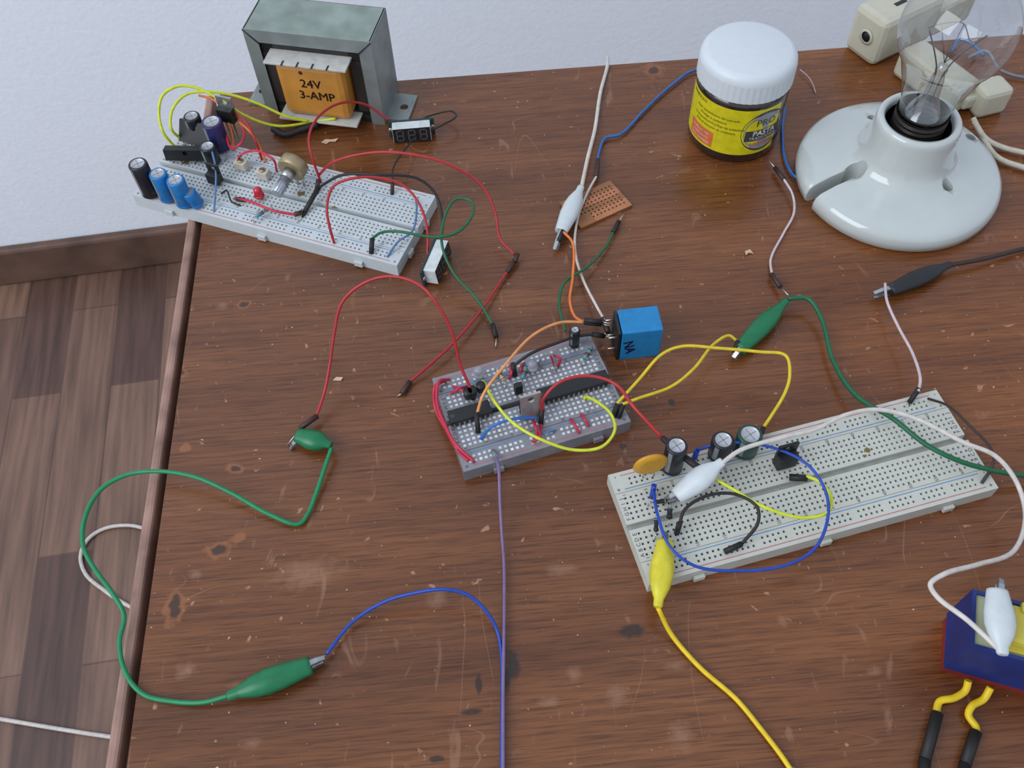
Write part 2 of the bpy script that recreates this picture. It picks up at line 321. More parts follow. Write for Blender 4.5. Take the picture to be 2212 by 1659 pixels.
def breadboard(label,x,y,t,L,cols,body,hole,holed,flip=False,chan=M_chan,scorch=()):
    e=thing('breadboard',label,'breadboard',(x,y,0),t)
    hx=[(i-(cols-1)/2)*2.54 for i in range(cols)]; s=1.05 if hole is M_hole else 1.6
    ry=[3.81+2.54*k for k in range(5)]; rails=[20.4,22.94]
    if cols==63: ridx={2+6*g+k for g in range(10) for k in range(5)}
    else: ridx={6*g+k for g in range(5) for k in range(5)}
    Wd=54.5
    xl=sorted([-L/2,L/2]+[a for h in hx for a in(h-s/2,h+s/2)])
    yh=sorted([sg*r for r in ry+rails for sg in(1,-1)])
    yl=sorted([-Wd/2,Wd/2,-1.4,1.4,-17.1,-16.8,17.1,16.8]+[a for h in yh for a in(h-s/2,h+s/2)])
    def cls(i,j):
        xc=(xl[i]+xl[i+1])/2; yc=(yl[j]+yl[j+1])/2
        if abs(yc)<1.39: return 'c'
        if 16.8<abs(yc)<17.1: return 'g'
        if xl[i+1]-xl[i]<s+.01 and i%2==1:
            for h in yh:
                if abs(yc-h)<.1:
                    if abs(h)>18: return 'h' if (i//2) in ridx else 'f'
                    return 'h'
        return 'f'
    dp={'c':3.2,'g':.5,'h':holed,'f':0}
    bm=B(); heightfield(bm,xl,yl,lambda i,j:dp[cls(i,j)],lambda i,j:1 if cls(i,j)=='h' else (2 if cls(i,j)=='c' else 0),8.5,0)
    for xx in ([-L*.36,0,L*.36] if cols==63 else [-L*.3,L*.3]):
        box(bm,(xx,-Wd/2-.9,2.6),(5,1.8,3.6),bev=.3)
    box(bm,(L/2+.9,10,2.6),(1.8,5,3.6),bev=.3); box(bm,(L/2+.9,-12,2.6),(1.8,5,3.6),bev=.3)
    part(e,'board_body',bm,[body,hole,chan],recalc=False)
    bm=B(); z=8.56
    for yy,mi in ((25.3,0),(18.3,1),(-18.3,1),(-25.3,0)) :
        q(bm,[(-L/2+5,yy-.2,z),(L/2-5,yy-.2,z),(L/2-5,yy+.2,z),(-L/2+5,yy+.2,z)],mi)
    def tx(s,xx,yy,r=90,sz=2.6): text(bm,s,sz,Matrix.Translation((xx,yy,z))@Matrix.Rotation(math.radians(r+(180 if flip else 0)),4,'Z'),2)
    for k in range(5):
        for xx in (-L/2+1.9,L/2-1.9):
            tx('FGHIJ'[k] if not flip else 'EDCBA'[k],xx,ry[k]); tx('EDCBA'[k] if not flip else 'FGHIJ'[k],xx,-ry[k])
    for n in [1]+list(range(5,cols+1,5)):
        xx=hx[n-1] if not flip else hx[cols-n]
        tx(str(n),xx,15.6,90,2.2); tx(str(n),xx,-15.6,90,2.2)
    for xx in (-L/2+2.4,L/2-2.4):
        for yy,c in ((25,'-'),(18.6,'+'),(-18.6,'-'),(-25,'+')): tx(c,xx,yy,90,3.4)
    Ei=ORG[e.name].inverted()
    for u,v,r in scorch:
        p=Ei@P(u,v,8.5); f=bm.faces.new([bm.verts.new((p.x+r*(.6+.8*random.random())*math.cos(k*math.pi/7),p.y+r*(.4+.6*random.random())*math.sin(k*math.pi/7),8.53)) for k in range(14)]); f.material_index=3
    part(e,'printed_markings',bm,[M_rl,M_bl,M_ink,mat('scorch_brown',(112,96,60),.8)],recalc=False)
    return e
breadboard('large white solderless breadboard with capacitors and clip leads',128.38,188.16,.23,165.1,63,M_bb,M_hole,1.6,scorch=[(1873,972,1.8),(1868,985,1.0)])
breadboard('small transparent solderless breadboard crowded with chips and jumpers',8.13,238.35,.28,82.5,30,M_clear,M_clip,.25,chan=M_hole)
breadboard('large white solderless breadboard overhanging the table edge',-124.75,382.93,-.385,165.1,63,M_bbw,M_hole,1.6,flip=True,scorch=[(650,418,2.5),(722,448,1.6),(400,350,3)])
# ---------------------------------------------------------------- wires & clips
def pp(l): return [P(*a) if len(a)==3 else P(a[0],a[1],0) for a in l]
def jumper(label,m,pts,r=.75,sleeves=(),pins=(),sm=M_sleeve,sr=1.35,name='jumper_wire',cat='wire',tip=M_pin):
    w=pp(pts) if not isinstance(pts[0],Vector) else pts; e=thing(name,label,cat,w[0])
    bm=B(); tube(bm,spline(w,8),r); part(e,'insulated_wire',bm,m,world=True)
    for s in sleeves:
        bm=B(); tube(bm,pp(s),sr,seg=6); part(e,'connector_sleeve',bm,sm,world=True)
    for s in pins:
        bm=B(); tube(bm,pp(s),.35,seg=6); part(e,'pin',bm,tip,world=True)
    return e
def clip(e,tail,mouth,tip,m,R=4.4,jl=8):
    a,b,c=[P(*x) for x in (tail,mouth,tip)]
    d=b-a; L=d.length
    prof=[(0,.32),(.03,.4),(.12,.42),(.17,.55),(.3,.84),(.45,1),(.62,1),(.8,.86),(.95,.74),(1,.7)]
    pts=[a+d*t for t,_ in prof]; bm=B(); tube(bm,pts,[R*r for _,r in prof],seg=16,flat=.72); part(e,'clip_boot',bm,m,world=True)
    M=frame(b-d.normalized()*3,c-b); J=(c-b).length+3
    bm=B()
    for sg in (1,-1):
        up=[(0,2.0),(J*.6,1.9),(J,.9)]; teeth=[]
        n=5
        for k in range(n):
            x=J-(J*.55)*k/n; teeth+=[(x,.15),(x-J*.055,.75)]
        poly=up+teeth+[(0,.8)]
        poly=[(x,sg*(z+ .5+ x*.06)) for x,z in poly]
        for w0,w1 in((-1.5,-1.1),(1.1,1.5)):
            A=[bm.verts.new(M@Vector((x,w0*(1-.3*x/J),z))) for x,z in poly]; C=[bm.verts.new(M@Vector((x,w1*(1-.3*x/J),z))) for x,z in poly]
            bm.faces.new(A); bm.faces.new(C[::-1])
            for i in range(len(poly)):
                j=(i+1)%len(poly); bm.faces.new((A[i],C[i],C[j],A[j]))
        p3=[(0,2.0),(J*.6,1.9),(J,.9)]; p3=[(x,sg*(z+.5+x*.06)) for x,z in p3]
        for i in range(2):
            (xa,za),(xb,zb)=p3[i],p3[i+1]; ya,yb=1.5*(1-.3*xa/J),1.5*(1-.3*xb/J)
            q(bm,[M@Vector(v) for v in((xa,-ya,za),(xb,-yb,zb),(xb,yb,zb),(xa,ya,za))])
    part(e,'clip_jaw',bm,M_steel,world=True)
def lead(label,m,pts,r=.95):
    return jumper(label,m,pts,r,name='alligator_clip_lead',cat='clip lead')
e=lead('green test lead with green alligator clips at both ends',M_greenth,[(497,1502,6),(440,1517,4),(370,1515,2),(310,1500,2),(272,1455,2),(258,1390,3),(268,1330,4),(245,1285,6),(205,1230,6),(180,1180,6),(183,1120,6),(215,1060,7),(270,1027,8),(340,1018,9),(420,1030,9),(500,1065,7),(580,1110,4),(645,1132,2),(665,1110,2),(685,1060,3),(705,1000,5),(716,968,6)],1.05)
clip(e,(490,1504,6),(672,1437,6),(700,1425,4),M_gboot,5.4); clip(e,(716,962,6),(642,940,5),(628,958,1),M_gboot,5.2)
e=lead('yellow test lead with yellow alligator clip',M_yelth,[(1421,1312,13),(1450,1370,4),(1510,1440,2),(1590,1510,2),(1640,1570,2),(1700,1650,2),(1740,1720,2)],1.05)
clip(e,(1421,1312,13),(1437,1168,14),(1437,1150,10),M_yboot,5)
e=lead('green test lead with green alligator clip',M_green,[(1702,645,7),(1745,645,8),(1775,690,6),(1800,780,5),(1850,855,8),(1930,905,14),(2000,960,14),(2070,995,14),(2140,1015,12),(2230,1030,6),(2330,1040,2)],1.15)
clip(e,(1700,648,7),(1598,755,6),(1585,772,4),M_gboot,5)
# blue transformer reference height
TB0=P(2036,1452,0); HB=vh(TB0,1396)
zt=HB+9
e=lead('white test lead with white alligator clips at both ends',M_white,[(1560,1000,26),(1600,972,28),(1690,945,28),(1760,928,26),(1830,895,26),(1900,885,26),(1980,905,26),(2080,955,26),(2150,985,24),(2195,1040,20),(2215,1110,16),(2190,1190,22),(2110,1220,32),(2040,1240,38),(2010,1262,HB+3),(2025,1290,HB+4),(2090,1340,HB+7),(2163,1408,zt)],1.05)
clip(e,(1562,996,26),(1462,1072,14),(1440,1085,10),M_wboot,5.5); clip(e,(2166,1415,zt),(2154,1275,zt+1),(2156,1252,zt-1),M_wboot,5.6)
bk=P(1313,135,0)
e=lead('white test lead with white alligator clip',M_white,[bk+Vector((1,9,-6)),bk+Vector((0,3,1.5))]+pp([(1312,142,1.5),(1297,200,2),(1285,280,3),(1270,340,6),(1256,405,8)]),1.15)
clip(e,(1256,402,8),(1212,500,6),(1198,540,2),M_wboot,5.2)
e=lead('black test lead with black alligator clip',M_brown,[(2050,573,5),(2120,560,4),(2200,540,3),(2300,515,2)],1.2)
clip(e,(2054,570,5),(1922,628,5),(1890,638,3),M_kboot,4.8)
J=jumper
J('blue jumper wire clipped to a green alligator clip',M_blue,[(705,1413,4),(760,1345,4),(830,1300,8),(900,1280,12),(960,1273,14),(1010,1285,12),(1050,1320,8),(1075,1365,3),(1084,1420,1.5),(1085,1500,1.2),(1084,1600,1.2),(1084,1720,1.2)],.8,pins=[((705,1413,4),(685,1432,4))])
J('long lilac wire running off the table front',M_lil,[(1068,978,9),(1077,1010,14),(1080,1080,10),(1084,1150,4),(1089,1220,2.5),(1089,1350,2.8),(1087,1500,2.8),(1087,1720,2.8)],.75,sleeves=[((1065,975,9),(1072,988,12))],sm=M_grey)
J('yellow jumper wire held by a green alligator clip',M_yel,[(1345,873,14),(1380,860,14),(1450,835,14),(1500,795,14),(1540,745,12),(1575,725,10),(1590,735,8)],.8,sleeves=[((1336,902,8.6),(1346,874,14)),((1594,736,8),(1586,762,5))])
J('yellow jumper wire looping between two breadboards',M_yel,[(1333,872,14),(1380,820,18),(1430,765,22),(1475,748,22),(1550,752,22),(1640,760,22),(1697,768,22),(1706,810,20),(1695,850,18),(1665,900,14),(1650,922,13)],.8,sleeves=[((1324,902,8.6),(1334,872,14)),((1636,955,8.6),(1650,922,13))])
J('lime yellow jumper wire bowed over the front of a small breadboard',M_lime,[(1045,825,12),(1070,870,20),(1110,915,24),(1170,950,24),(1240,972,20),(1300,965,20),(1328,930,20),(1320,895,18),(1290,868,14),(1266,856,10)],.75,sleeves=[((1042,840,8.6),(1044,822,12)),((1262,862,8.6),(1266,856,10))],sm=M_lime,sr=1.0)
J('lime yellow jumper wire curled above a large breadboard',M_lime,[(1530,1025,18),(1580,1055,18),(1650,1095,18),(1730,1118,18),(1785,1108,18),(1796,1075,16),(1772,1042,14),(1742,1028,12)],.8,sleeves=[((1475,985,22),(1532,1028,18)),((1705,1031,9.8),(1744,1033,11))],sr=1.6)
J('red jumper wire arching between two breadboards',M_red,[(1170,890,14),(1175,860,24),(1210,825,30),(1270,812,32),(1330,830,32),(1370,880,32),(1430,945,26)],.8,sleeves=[((1168,915,8.6),(1171,885,15)),((1430,945,26),(1476,985,22))])
J('blue jumper wire forming a big loop above a breadboard',M_blue,[(1412,1058,14),(1420,1110,18),(1447,1180,18),(1500,1222,16),(1600,1233,14),(1700,1220,14),(1760,1185,16),(1788,1120,18),(1783,1060,20),(1740,1000,22),(1650,962,22),(1560,957,20),(1505,972,14)],.7,sleeves=[((1408,1075,8.6),(1413,1048,15)),((1500,990,8.6),(1506,972,14))],sm=M_blue)
J('black jumper wire curled on a large breadboard',M_kw,[(1466,1140,13),(1480,1100,16),(1530,1070,18),(1590,1068,18),(1635,1095,18),(1637,1130,16),(1602,1175,11)],.75,sleeves=[((1462,1152,8.6),(1468,1130,15)),((1565,1192,9.8),(1602,1175,11))])
J('black jumper wire from small breadboard to relay pin',M_kw,[(1108,790,14),(1150,762,20),(1200,742,20),(1250,726,18),(1285,722,16)],.75,sleeves=[((1112,812,8.6),(1108,785,15)),((1280,722,16),(1305,726,13))],pins=[((1305,726,13),(1328,728,12))])
J('peach jumper wire from small breadboard to relay pin',M_peach,[(1030,895,14),(1045,850,22),(1090,790,26),(1150,725,24),(1210,697,20),(1262,696,17)],.75,sleeves=[((1033,935,8.6),(1029,890,15)),((1262,696,17),(1300,700,16))],pins=[((1300,700,16),(1328,706,15))])
J('orange jumper wire gripped by a white alligator clip',M_or,[(1216,500,7),(1237,525,8),(1237,600,8),(1231,650,10),(1243,685,13),(1262,696,15)],.75,sleeves=[((1216,498,7),(1207,522,5)),((1262,692,18),(1300,695,18))],pins=[((1300,695,18),(1328,702,17))])
J('green jumper wire reaching toward a scrap of perfboard',M_green,[(1326,498,3),(1312,528,3),(1270,575,6),(1220,610,8),(1208,650,10),(1214,690,12),(1222,715,10)],.75,sleeves=[((1324,502,3),(1337,478,2.5))],pins=[((1337,478,2.5),(1350,458,2))])
J('green jumper wire looping from a breadboard to a loose end',M_green,[(804,515,14),(825,502,22),(860,500,26),(940,512,26),(990,500,28),(1020,465,30),(1018,435,30),(985,430,30),(960,470,26),(955,530,20),(980,590,12),(1030,645,6),(1065,702,3)],.75,sleeves=[((802,548,8.6),(804,515,15)),((1064,700,3),(1072,728,2))],pins=[((1072,728,2),(1071,750,.6))])
J('red jumper wire arching from a breadboard past its edge',M_red,[(687,380,16),(720,350,30),(800,330,38),(880,332,40),(970,355,36),(1040,400,26),(1070,460,16),(1080,515,8),(1112,550,4)],.75,sleeves=[((683,418,8.6),(688,388,15)),((1118,548,4),(1112,566,3)),((1112,562,3),(1096,588,2.5))],sm=M_brownsl)
J('red jumper wire with a brown sleeved loose end',M_red,[(1096,586,2.5),(1080,610,2.5),(1040,670,4),(970,750,5),(920,795,4),(884,826,2)],.75,sleeves=[((886,824,2),(868,850,1.8))],pins=[((868,850,1.8),(858,856,.7))],sm=M_brownsl)
J('red jumper wire bowed high from small breadboard to green clip',M_red,[(1018,842,14),(995,790,24),(975,715,40),(940,650,52),(900,612,56),(840,597,56),(780,615,50),(738,655,42),(722,720,30),(712,790,18),(700,850,10),(683,900,5)],.75,sleeves=[((1022,862,8.6),(1016,838,15)),((686,898,5),(648,925,5))],pins=[((650,925,4),(620,962,1))],sm=M_brownsl)
J('red jumper wire looped over the end of a breadboard',M_red,[(722,525,9),(712,490,18),(706,450,26),(718,405,32),(750,388,36),(810,383,36),(870,400,32),(905,440,26),(922,490,18),(924,560,6)],.75)
J('red jumper wire to a small display module',M_red,[(694,395,12),(676,345,28),(667,300,36),(690,250,34),(740,222,28),(790,226,20),(842,262,8)],.7)
J('red jumper wire lying across a breadboard',M_crim,[(508,428,9),(540,435,14),(590,455,14),(640,464,12)],.75,sleeves=[((636,464,12),(652,458,11)),((512,430,9),(528,432,12))],pins=[((652,458,11),(648,478,8.6))],sm=M_brownsl)
J('black jumper wire arching over the end of a breadboard',M_kw,[(688,405,16),(740,378,28),(820,378,32),(900,385,28),(938,415,22),(955,470,14),(952,525,5)],.8,sleeves=[((652,468,8.6),(690,402,16)),])
J('black wire from display module to breadboard',M_kw,[(848,395,14),(848,370,16),(862,340,12),(885,310,8),(900,290,6)],.55,sleeves=[((847,420,8.6),(848,395,14))],sm=M_brownsl,sr=1.1)
J('thin black wire curled behind a display module',M_kw,[(925,285,6),(955,270,8),(985,252,8),(975,240,6),(935,248,4),(900,262,4)],.55)
J('yellow transformer wire looping to a breadboard',M_lime,[(378,318,9),(352,285,20),(343,240,28),(352,205,34),(385,186,36),(425,190,34),(480,218,28),(530,250,20),(600,272,10),(680,262,6),(725,256,8)],.85)
J('yellow transformer wire looping to a breadboard',M_lime,[(398,305,9),(370,278,22),(372,238,28),(400,205,32),(445,198,32),(500,205,28),(560,225,22),(620,252,14),(665,262,8)],.85)
J('orange wire to a transistor on a breadboard',M_or,[(430,206,26),(460,215,28),(485,240,26),(500,285,18),(505,325,9)],.7)
J('red wire curving down into a breadboard',M_red,[(500,240,26),(530,262,26),(550,300,22),(566,345,9)],.7)
J('orange wire curving down into a breadboard',M_or,[(515,262,22),(545,290,22),(562,320,16),(574,350,9)],.7)
J('crimson wire curving down into a breadboard',M_crim,[(488,290,18),(500,320,20),(520,310,24),(528,290,22),(520,270,18)],.7)
J('crimson wire beside small trimmers',M_crim,[(512,360,9),(520,335,18),(550,325,20),(590,345,20),(598,370,9)],.7)
J('thin dull blue jumper wire standing on a breadboard',M_dull,[(448,292,16),(456,320,20),(466,365,18),(465,420,14),(462,458,8.6)],.6)
J('thin dull blue jumper wire at the end of a breadboard',M_dull,[(898,428,9),(900,455,14),(890,500,14),(860,522,12),(836,556,8.6)],.6)
J('short black jumper wire low on a breadboard',M_kw,[(478,418,9),(490,412,12),(500,435,10),(520,445,8.6)],.5)
J('blue wire running behind the jar',M_sky,[(1290,352,4),(1295,325,3),(1308,298,2),(1340,290,2),(1390,240,2),(1450,185,2),(1508,150,2),(1620,170,1.5),(1690,215,1.5),(1690,280,1.5),(1695,340,2),(1712,376,2),(1727,388,2)],.8)
J('white wire spliced to a blue wire, ending at the relay',M_white,[(1290,378,4),(1268,418,4),(1248,470,3),(1242,540,3),(1258,600,4),(1288,660,8),(1306,692,12)],.75,sleeves=[((1292,345,4),(1288,382,4)),((1302,688,11),(1314,718,12))],sm=M_brownsl,sr=1.5)
J('pinkish white jumper wire from jar side to green clip',M_pinkw,[(1692,385,4),(1712,420,4),(1715,460,3),(1692,505,2),(1665,560,2),(1668,595,3)],.7,sleeves=[((1674,362,3),(1694,388,4)),((1666,592,3),(1686,620,4))],pins=[((1650,335,2),(1676,364,3)),((1686,620,4),(1703,638,6))],sm=M_brownsl)
J('thin pale wire trailing from the jar',M_pinkw,[(1728,150,2),(1745,165,2),(1755,180,1.5),(1762,200,1)],.3)
J('pinkish white jumper wire from black clip to breadboard',M_pinkw,[(1912,612,6),(1916,650,7),(1940,705,8),(1972,765,10),(1988,820,14),(1984,845,14)],.75,sleeves=[((1986,838,14),(1964,870,9))],pins=[((1965,868,9),(1960,880,8.6))])
J('dark brown wire bowed over the end of a breadboard',M_brown,[(2005,861,8.6),(2050,878,16),(2095,920,18),(2140,968,16),(2146,1000,14),(2122,1040,8.6)],.6,sleeves=[((2143,1012,12),(2120,1044,8.6))],sm=M_hole,sr=.8)
J('sky blue jumper wire on a transparent breadboard',M_sky,[(1038,948,8.6),(1062,922,15),(1110,905,17),(1160,902,14)],.75)
for pts in [[(962,822,9),(940,835,12),(940,880,6),(965,930,5),(990,975,8),(1012,995,9)],[(970,820,9),(948,825,14),(944,870,12),(960,915,12),(985,960,12),(1025,998,9)]]:
    J('crimson jumper wire bent around the end of a transparent breadboard',M_crim,pts,.8)
for pts in [[(1198,790,9),(1192,768,15),(1210,775,15),(1205,792,9)],[(1150,905,9),(1158,925,13),(1162,945,9)],[(1132,785,9),(1125,795,12),(1130,812,9)],[(1232,905,9),(1242,918,11),(1252,935,9)],[(1255,895,9),(1264,906,11),(1272,920,9)],[(980,835,9),(1000,845,12),(1012,858,9)],[(975,850,9),(990,840,12),(1008,835,9)],[(1100,790,9),(1105,805,12),(1100,818,9)],[(1150,955,9),(1165,945,12),(1168,915,9)]]:
    J('short crimson jumper pressed into a transparent breadboard',M_crim,pts,.7)
J('blue bell wire bent across the holes of a breadboard',M_dull,[(1150,945,9),(1180,935,11),(1200,930,9)],.5)
J('silver grey looped wire on a transparent breadboard',M_grey,[(1160,795,9),(1172,770,16),(1190,765,18),(1200,790,12),(1195,805,9)],.5)
# floor cable
def floorwire(label,pts):
    w=[P(u,v,-746) for u,v in pts]; e=thing('cable',label,'cable',w[0]); bm=B(); tube(bm,spline(w,8),2.6); part(e,'insulated_cable',bm,M_white,world=True)
floorwire('white cable lying on the laminate floor',[(-80,1540),(0,1553),(100,1570),(200,1586),(300,1600)])
floorwire('white cable looped on the floor beside the table',[(340,1150),(280,1135),(225,1142),(190,1165),(174,1200),(185,1240),(225,1275),(262,1300),(320,1330)])
# ---------------------------------------------------------------- components
def cap(label,bu,tu,r,m,z0=8.5,stripe=True,tilt=None):
    b=P(bu[0],bu[1],z0); h=vh(b,tu[1]) if tilt is None else tilt[0]
    M=Matrix.Translation(b)
    if tilt: M=M@Matrix.Rotation(math.radians(tilt[2]),4,'Z')@Matrix.Rotation(math.radians(tilt[1]),4,'Y')
    e=thing('electrolytic_capacitor',label,'capacitor',b,M=M)
    g=1.0; tr=r*.74
    bm=B(); lathe(bm,[(0,g),(r-.5,g),(r,g+.6),(r,g+1.6),(r-.35,g+2.2),(r,g+2.8),(r,h-.7),(r-.4,h-.1),(r-.9,h),(tr,h-.05)],28); part(e,'sleeve',bm,m)
    bm=B(); lathe(bm,[(tr,h-.02),(tr-.1,h-.2),(0,h-.2)],28)
    for a in (0,math.pi/2): box(bm,(0,0,h-.17),(tr*1.6,.35,.1),1,rz=a+.5)
    part(e,'can_top',bm,[M_alu,M_grey])
    bm=B(); n=4; a0=-2.5
    for k in range(n):
        a=a0+k*.11; b2=a+.11; rr=r+.06
        q(bm,[(rr*math.cos(a),rr*math.sin(a),g+3),(rr*math.cos(b2),rr*math.sin(b2),g+3),(rr*math.cos(b2),rr*math.sin(b2),h-.8),(rr*math.cos(a),rr*math.sin(a),h-.8)])
    part(e,'polarity_stripe',bm,M_grey)
    for s in (-1,1):
        bm=B(); tube(bm,[Vector((s*1.2,0,g+.2)),Vector((s*1.2,0,-.5))],.3,6); part(e,'lead',bm,M_pin)
cap('black electrolytic capacitor at the end of a breadboard',(329,420),(299,353),5.2,M_capk)
cap('blue electrolytic capacitor in a row on a breadboard',(366,430),(340,374),4.9,M_capb)
cap('blue electrolytic capacitor in a row on a breadboard',(402,442),(379,388),5,M_capb)
cap('small blue electrolytic capacitor leaning over',(430,444),(413,402),3.9,M_capb,tilt=(11.5,14,185))
cap('black electrolytic capacitor at the back of a breadboard',(432,298),(416,250),4.8,M_capk)
cap('fat navy electrolytic capacitor on a breadboard',(478,320),(457,262),6,M_capn)
cap('black electrolytic capacitor lying toward its neighbours',(462,352),(450,315),4.6,M_capk)
cap('tiny black electrolytic capacitor on the clear breadboard',(1240,748),(1238,712),2.6,M_capk)
cap('black electrolytic capacitor next to a yellow disc',(1450,1012),(1444,962),4.8,M_capk)
cap('squat black electrolytic capacitor on a breadboard',(1551,985),(1548,950),5.0,M_capk)
cap('dark green electrolytic capacitor on a breadboard',(1607,975),(1608,938),5.6,mat('capacitor_dark_green',(24,60,52),.35))
def slab(label,base,yaw,w,h,t,m=M_black,z0=8.5,legs=4,lean=0,name='bridge_rectifier',cat='rectifier'):
    b=P(base[0],base[1],z0); M=Matrix.Translation(b)@Matrix.Rotation(math.radians(yaw),4,'Z')@Matrix.Rotation(math.radians(lean),4,'X')
    e=thing(name,label,cat,b,M=M)
    bm=B(); plate_hole(bm,w,h,t,0,h*.2,1.4,M=Matrix.Translation((0,0,3+h/2))@Matrix.Rotation(math.pi/2,4,'X')); part(e,'molded_body',bm,m)
    for k in range(legs):
        x=(k-(legs-1)/2)*w*.8/max(1,legs-1); bm=B(); tube(bm,[Vector((x,0,3.2)),Vector((x,0,-.5))],.45,6); part(e,'lead',bm,M_pin)
slab('flat black bridge rectifier standing on a breadboard',(420,322),-22,19,13,4,lean=-35)
slab('flat black bridge rectifier leaning forward',(410,352),-5,25,7,5,lean=-10)
def to220(label,base,yaw,lean=0,z0=8.5,tabm=M_steel,h=3.5,sc_=1.0):
    b=P(base[0],base[1],z0); M=Matrix.Translation(b)@Matrix.Rotation(math.radians(yaw),4,'Z')@Matrix.Rotation(math.radians(lean),4,'X')
    e=thing('power_transistor',label,'transistor',b,M=M)
    bm=B(); box(bm,(0,0,h+4.5*sc_),(10*sc_,4.2,9*sc_),bev=.4); part(e,'molded_body',bm,M_black)
    bm=B(); plate_hole(bm,10*sc_,15.5*sc_,1.3,0,4.6*sc_,1.8,M=Matrix.Translation((0,1.8+.6,h+7.75*sc_))@Matrix.Rotation(math.pi/2,4,'X')); part(e,'metal_tab',bm,tabm)
    for k in(-1,0,1): bm=B(); box(bm,(k*2.54,.2,h/2),(.8,.5,h+.8)); part(e,'lead',bm,M_pin)
to220('power transistor with silver tab standing on a breadboard',(507,298),-20,z0=8.5,h=13)
to220('power transistor with silver tab on a transparent breadboard',(1147,898),196,10,h=2,tabm=mat('tab_nickel',(176,172,166),.35,.7))
to220('black power transistor on a white breadboard',(1693,1008),14,h=1.5,tabm=M_black,sc_=.95)
to220('small black transistor on a white breadboard',(467,398),-22,h=1.5,tabm=M_black,sc_=.75)
# DIP chips
def dip(label,c,yaw,n,z0=8.5,w=7.2,pitch=2.54):
    b=P(c[0],c[1],z0); e=thing('integrated_circuit',label,'chip',b,yaw); L=n*pitch
    bm=B(); box(bm,(0,0,2.6),(L,w,3.4),bev=.35); lathe(bm,[(0,4.36),(1.1,4.36)],12,M=Matrix.Translation((-L/2+1.6,0,0)),mi=1); part(e,'molded_body',bm,[M_black,M_hole])
    for s in(-1,1):
        bm=B()
        for k in range(n): box(bm,((k-(n-1)/2)*pitch,s*(w/2+.3),1.3),(.9,.4,2.8))
        part(e,'pin_row',bm,M_pin)
dip('long black DIP chip straddling the channel of a clear breadboard',(1238,842),.28,14)
dip('short black DIP chip on a clear breadboard',(1016,898),.28,8)
# resistors
def resistor(label,a,b,m=M_res,z=12,gnd=8.5,r=1.15,name='resistor'):
    A,C=P(*a,z),P(*b,z); d=(C-A).normalized(); e=thing(name,label,name,A)
    bm=B(); L=(C-A).length; tube(bm,[A+d*(L*t) for t in(0,.05,.2,.3,.7,.8,.95,1)],[.5*r,.95*r,r,.8*r,.8*r,r,.95*r,.5*r],12); part(e,'body',bm,m,world=True)
    bm=B(); 
    for t,mi in (((.3,0),(.45,1),(.6,2),(.85,1)) if name=='resistor' else ((.82,3),)): tube(bm,[A+d*L*t,A+d*(L*t+.5)],1.04*r,12,mi)
    part(e,'colour_bands',bm,[M_crim,M_brown,M_tan,M_grey],world=True)
    for p,s in((A,-1),(C,1)):
        g=p+d*s*2.2; bm=B(); tube(bm,[p,p+d*s*1.8,g+Vector((0,0,-.4)),Vector((g.x,g.y,gnd-.3))],.28,6); part(e,'lead',bm,M_pin,world=True)
resistor('teal metal film resistor on a white breadboard',(553,468),(580,450))
resistor('teal metal film resistor on a clear breadboard',(1262,775),(1275,755))
resistor('teal metal film resistor on a clear breadboard',(1128,818),(1138,790))
resistor('beige resistor on a clear breadboard',(1075,800),(1088,822),mat('resistor_beige',(196,176,140),.5))
resistor('dark diode on a white breadboard',(1417,1148),(1418,1120),M_black,name='diode'); resistor('dark diode on a white breadboard',(1446,1120),(1447,1097),M_black,r=1.4,name='diode'); resistor('dark diode on a white breadboard',(1412,1085),(1440,1082),M_black,name='diode')
# crystal / leds
def led(label,base,m,z0=8.5,h=9,r=2.5):
    b=P(*base,z0); e=thing('indicator_led',label,'led',b)
    bm=B(); lathe(bm,[(0,2.4),(r+.4,2.4),(r+.4,3.4),(r,3.5),(r,h-r)]+[(r*math.cos(a*math.pi/10),h-r+r*math.sin(a*math.pi/10)) for a in range(1,5)]+[(0,h)],20); part(e,'lens',bm,m)
    for s in(-1,1): bm=B(); tube(bm,[Vector((s*1.27,0,2.6)),Vector((s*1.27,0,-.4))],.25,6); part(e,'lead',bm,M_pin)
led('red indicator led on a white breadboard',(563,430),M_led)
M_cl=mat('clear_epoxy',(196,196,204),.1,trans=.6)
led('clear indicator led on a clear breadboard',(1150,800),M_cl,h=8); led('clear indicator led on a clear breadboard',(1035,815),M_cl,h=8)
def trimmer(label,c,yaw):
    b=P(*c,8.5); e=thing('trimmer_potentiometer',label,'trimmer',b,yaw)
    bm=B(); box(bm,(0,0,3.5),(7,5,5),bev=.4); part(e,'body',bm,mat('trimmer_ivory',(188,182,168),.5))
    bm=B(); lathe(bm,[(1.8,6.0),(1.8,6.8),(0,6.8)],16); box(bm,(0,0,6.85),(2.6,.4,.2),1); part(e,'adjusting_screw',bm,[M_tan,M_black])
trimmer('small ivory trimmer on a white breadboard',(525,365),-.38); trimmer('small ivory trimmer on a white breadboard',(572,385),-.38)
for c in [(1012,862),(1022,858),(1040,848)]:
    b=P(*c,8.5); e=thing('signal_transistor','small black transistor on a clear breadboard','transistor',b,.3)
    bm=B(); lathe(bm,[(0,2.5),(2.2,2.5),(2.2,7),(0,7)],16); part(e,'molded_body',bm,M_black); bm=B()
    for k in(-1,0,1): tube(bm,[Vector((k*1.27,0,2.6)),Vector((k*1.27,0,-.3))],.25,6)
    part(e,'leads',bm,M_pin)
b=P(1120,850,8.5); e=thing('ceramic_capacitor','small dark boxy capacitor on a clear breadboard','capacitor',b,.28)
bm=B(); box(bm,(0,0,4.5),(4,3,7),bev=.5); part(e,'body',bm,M_black)
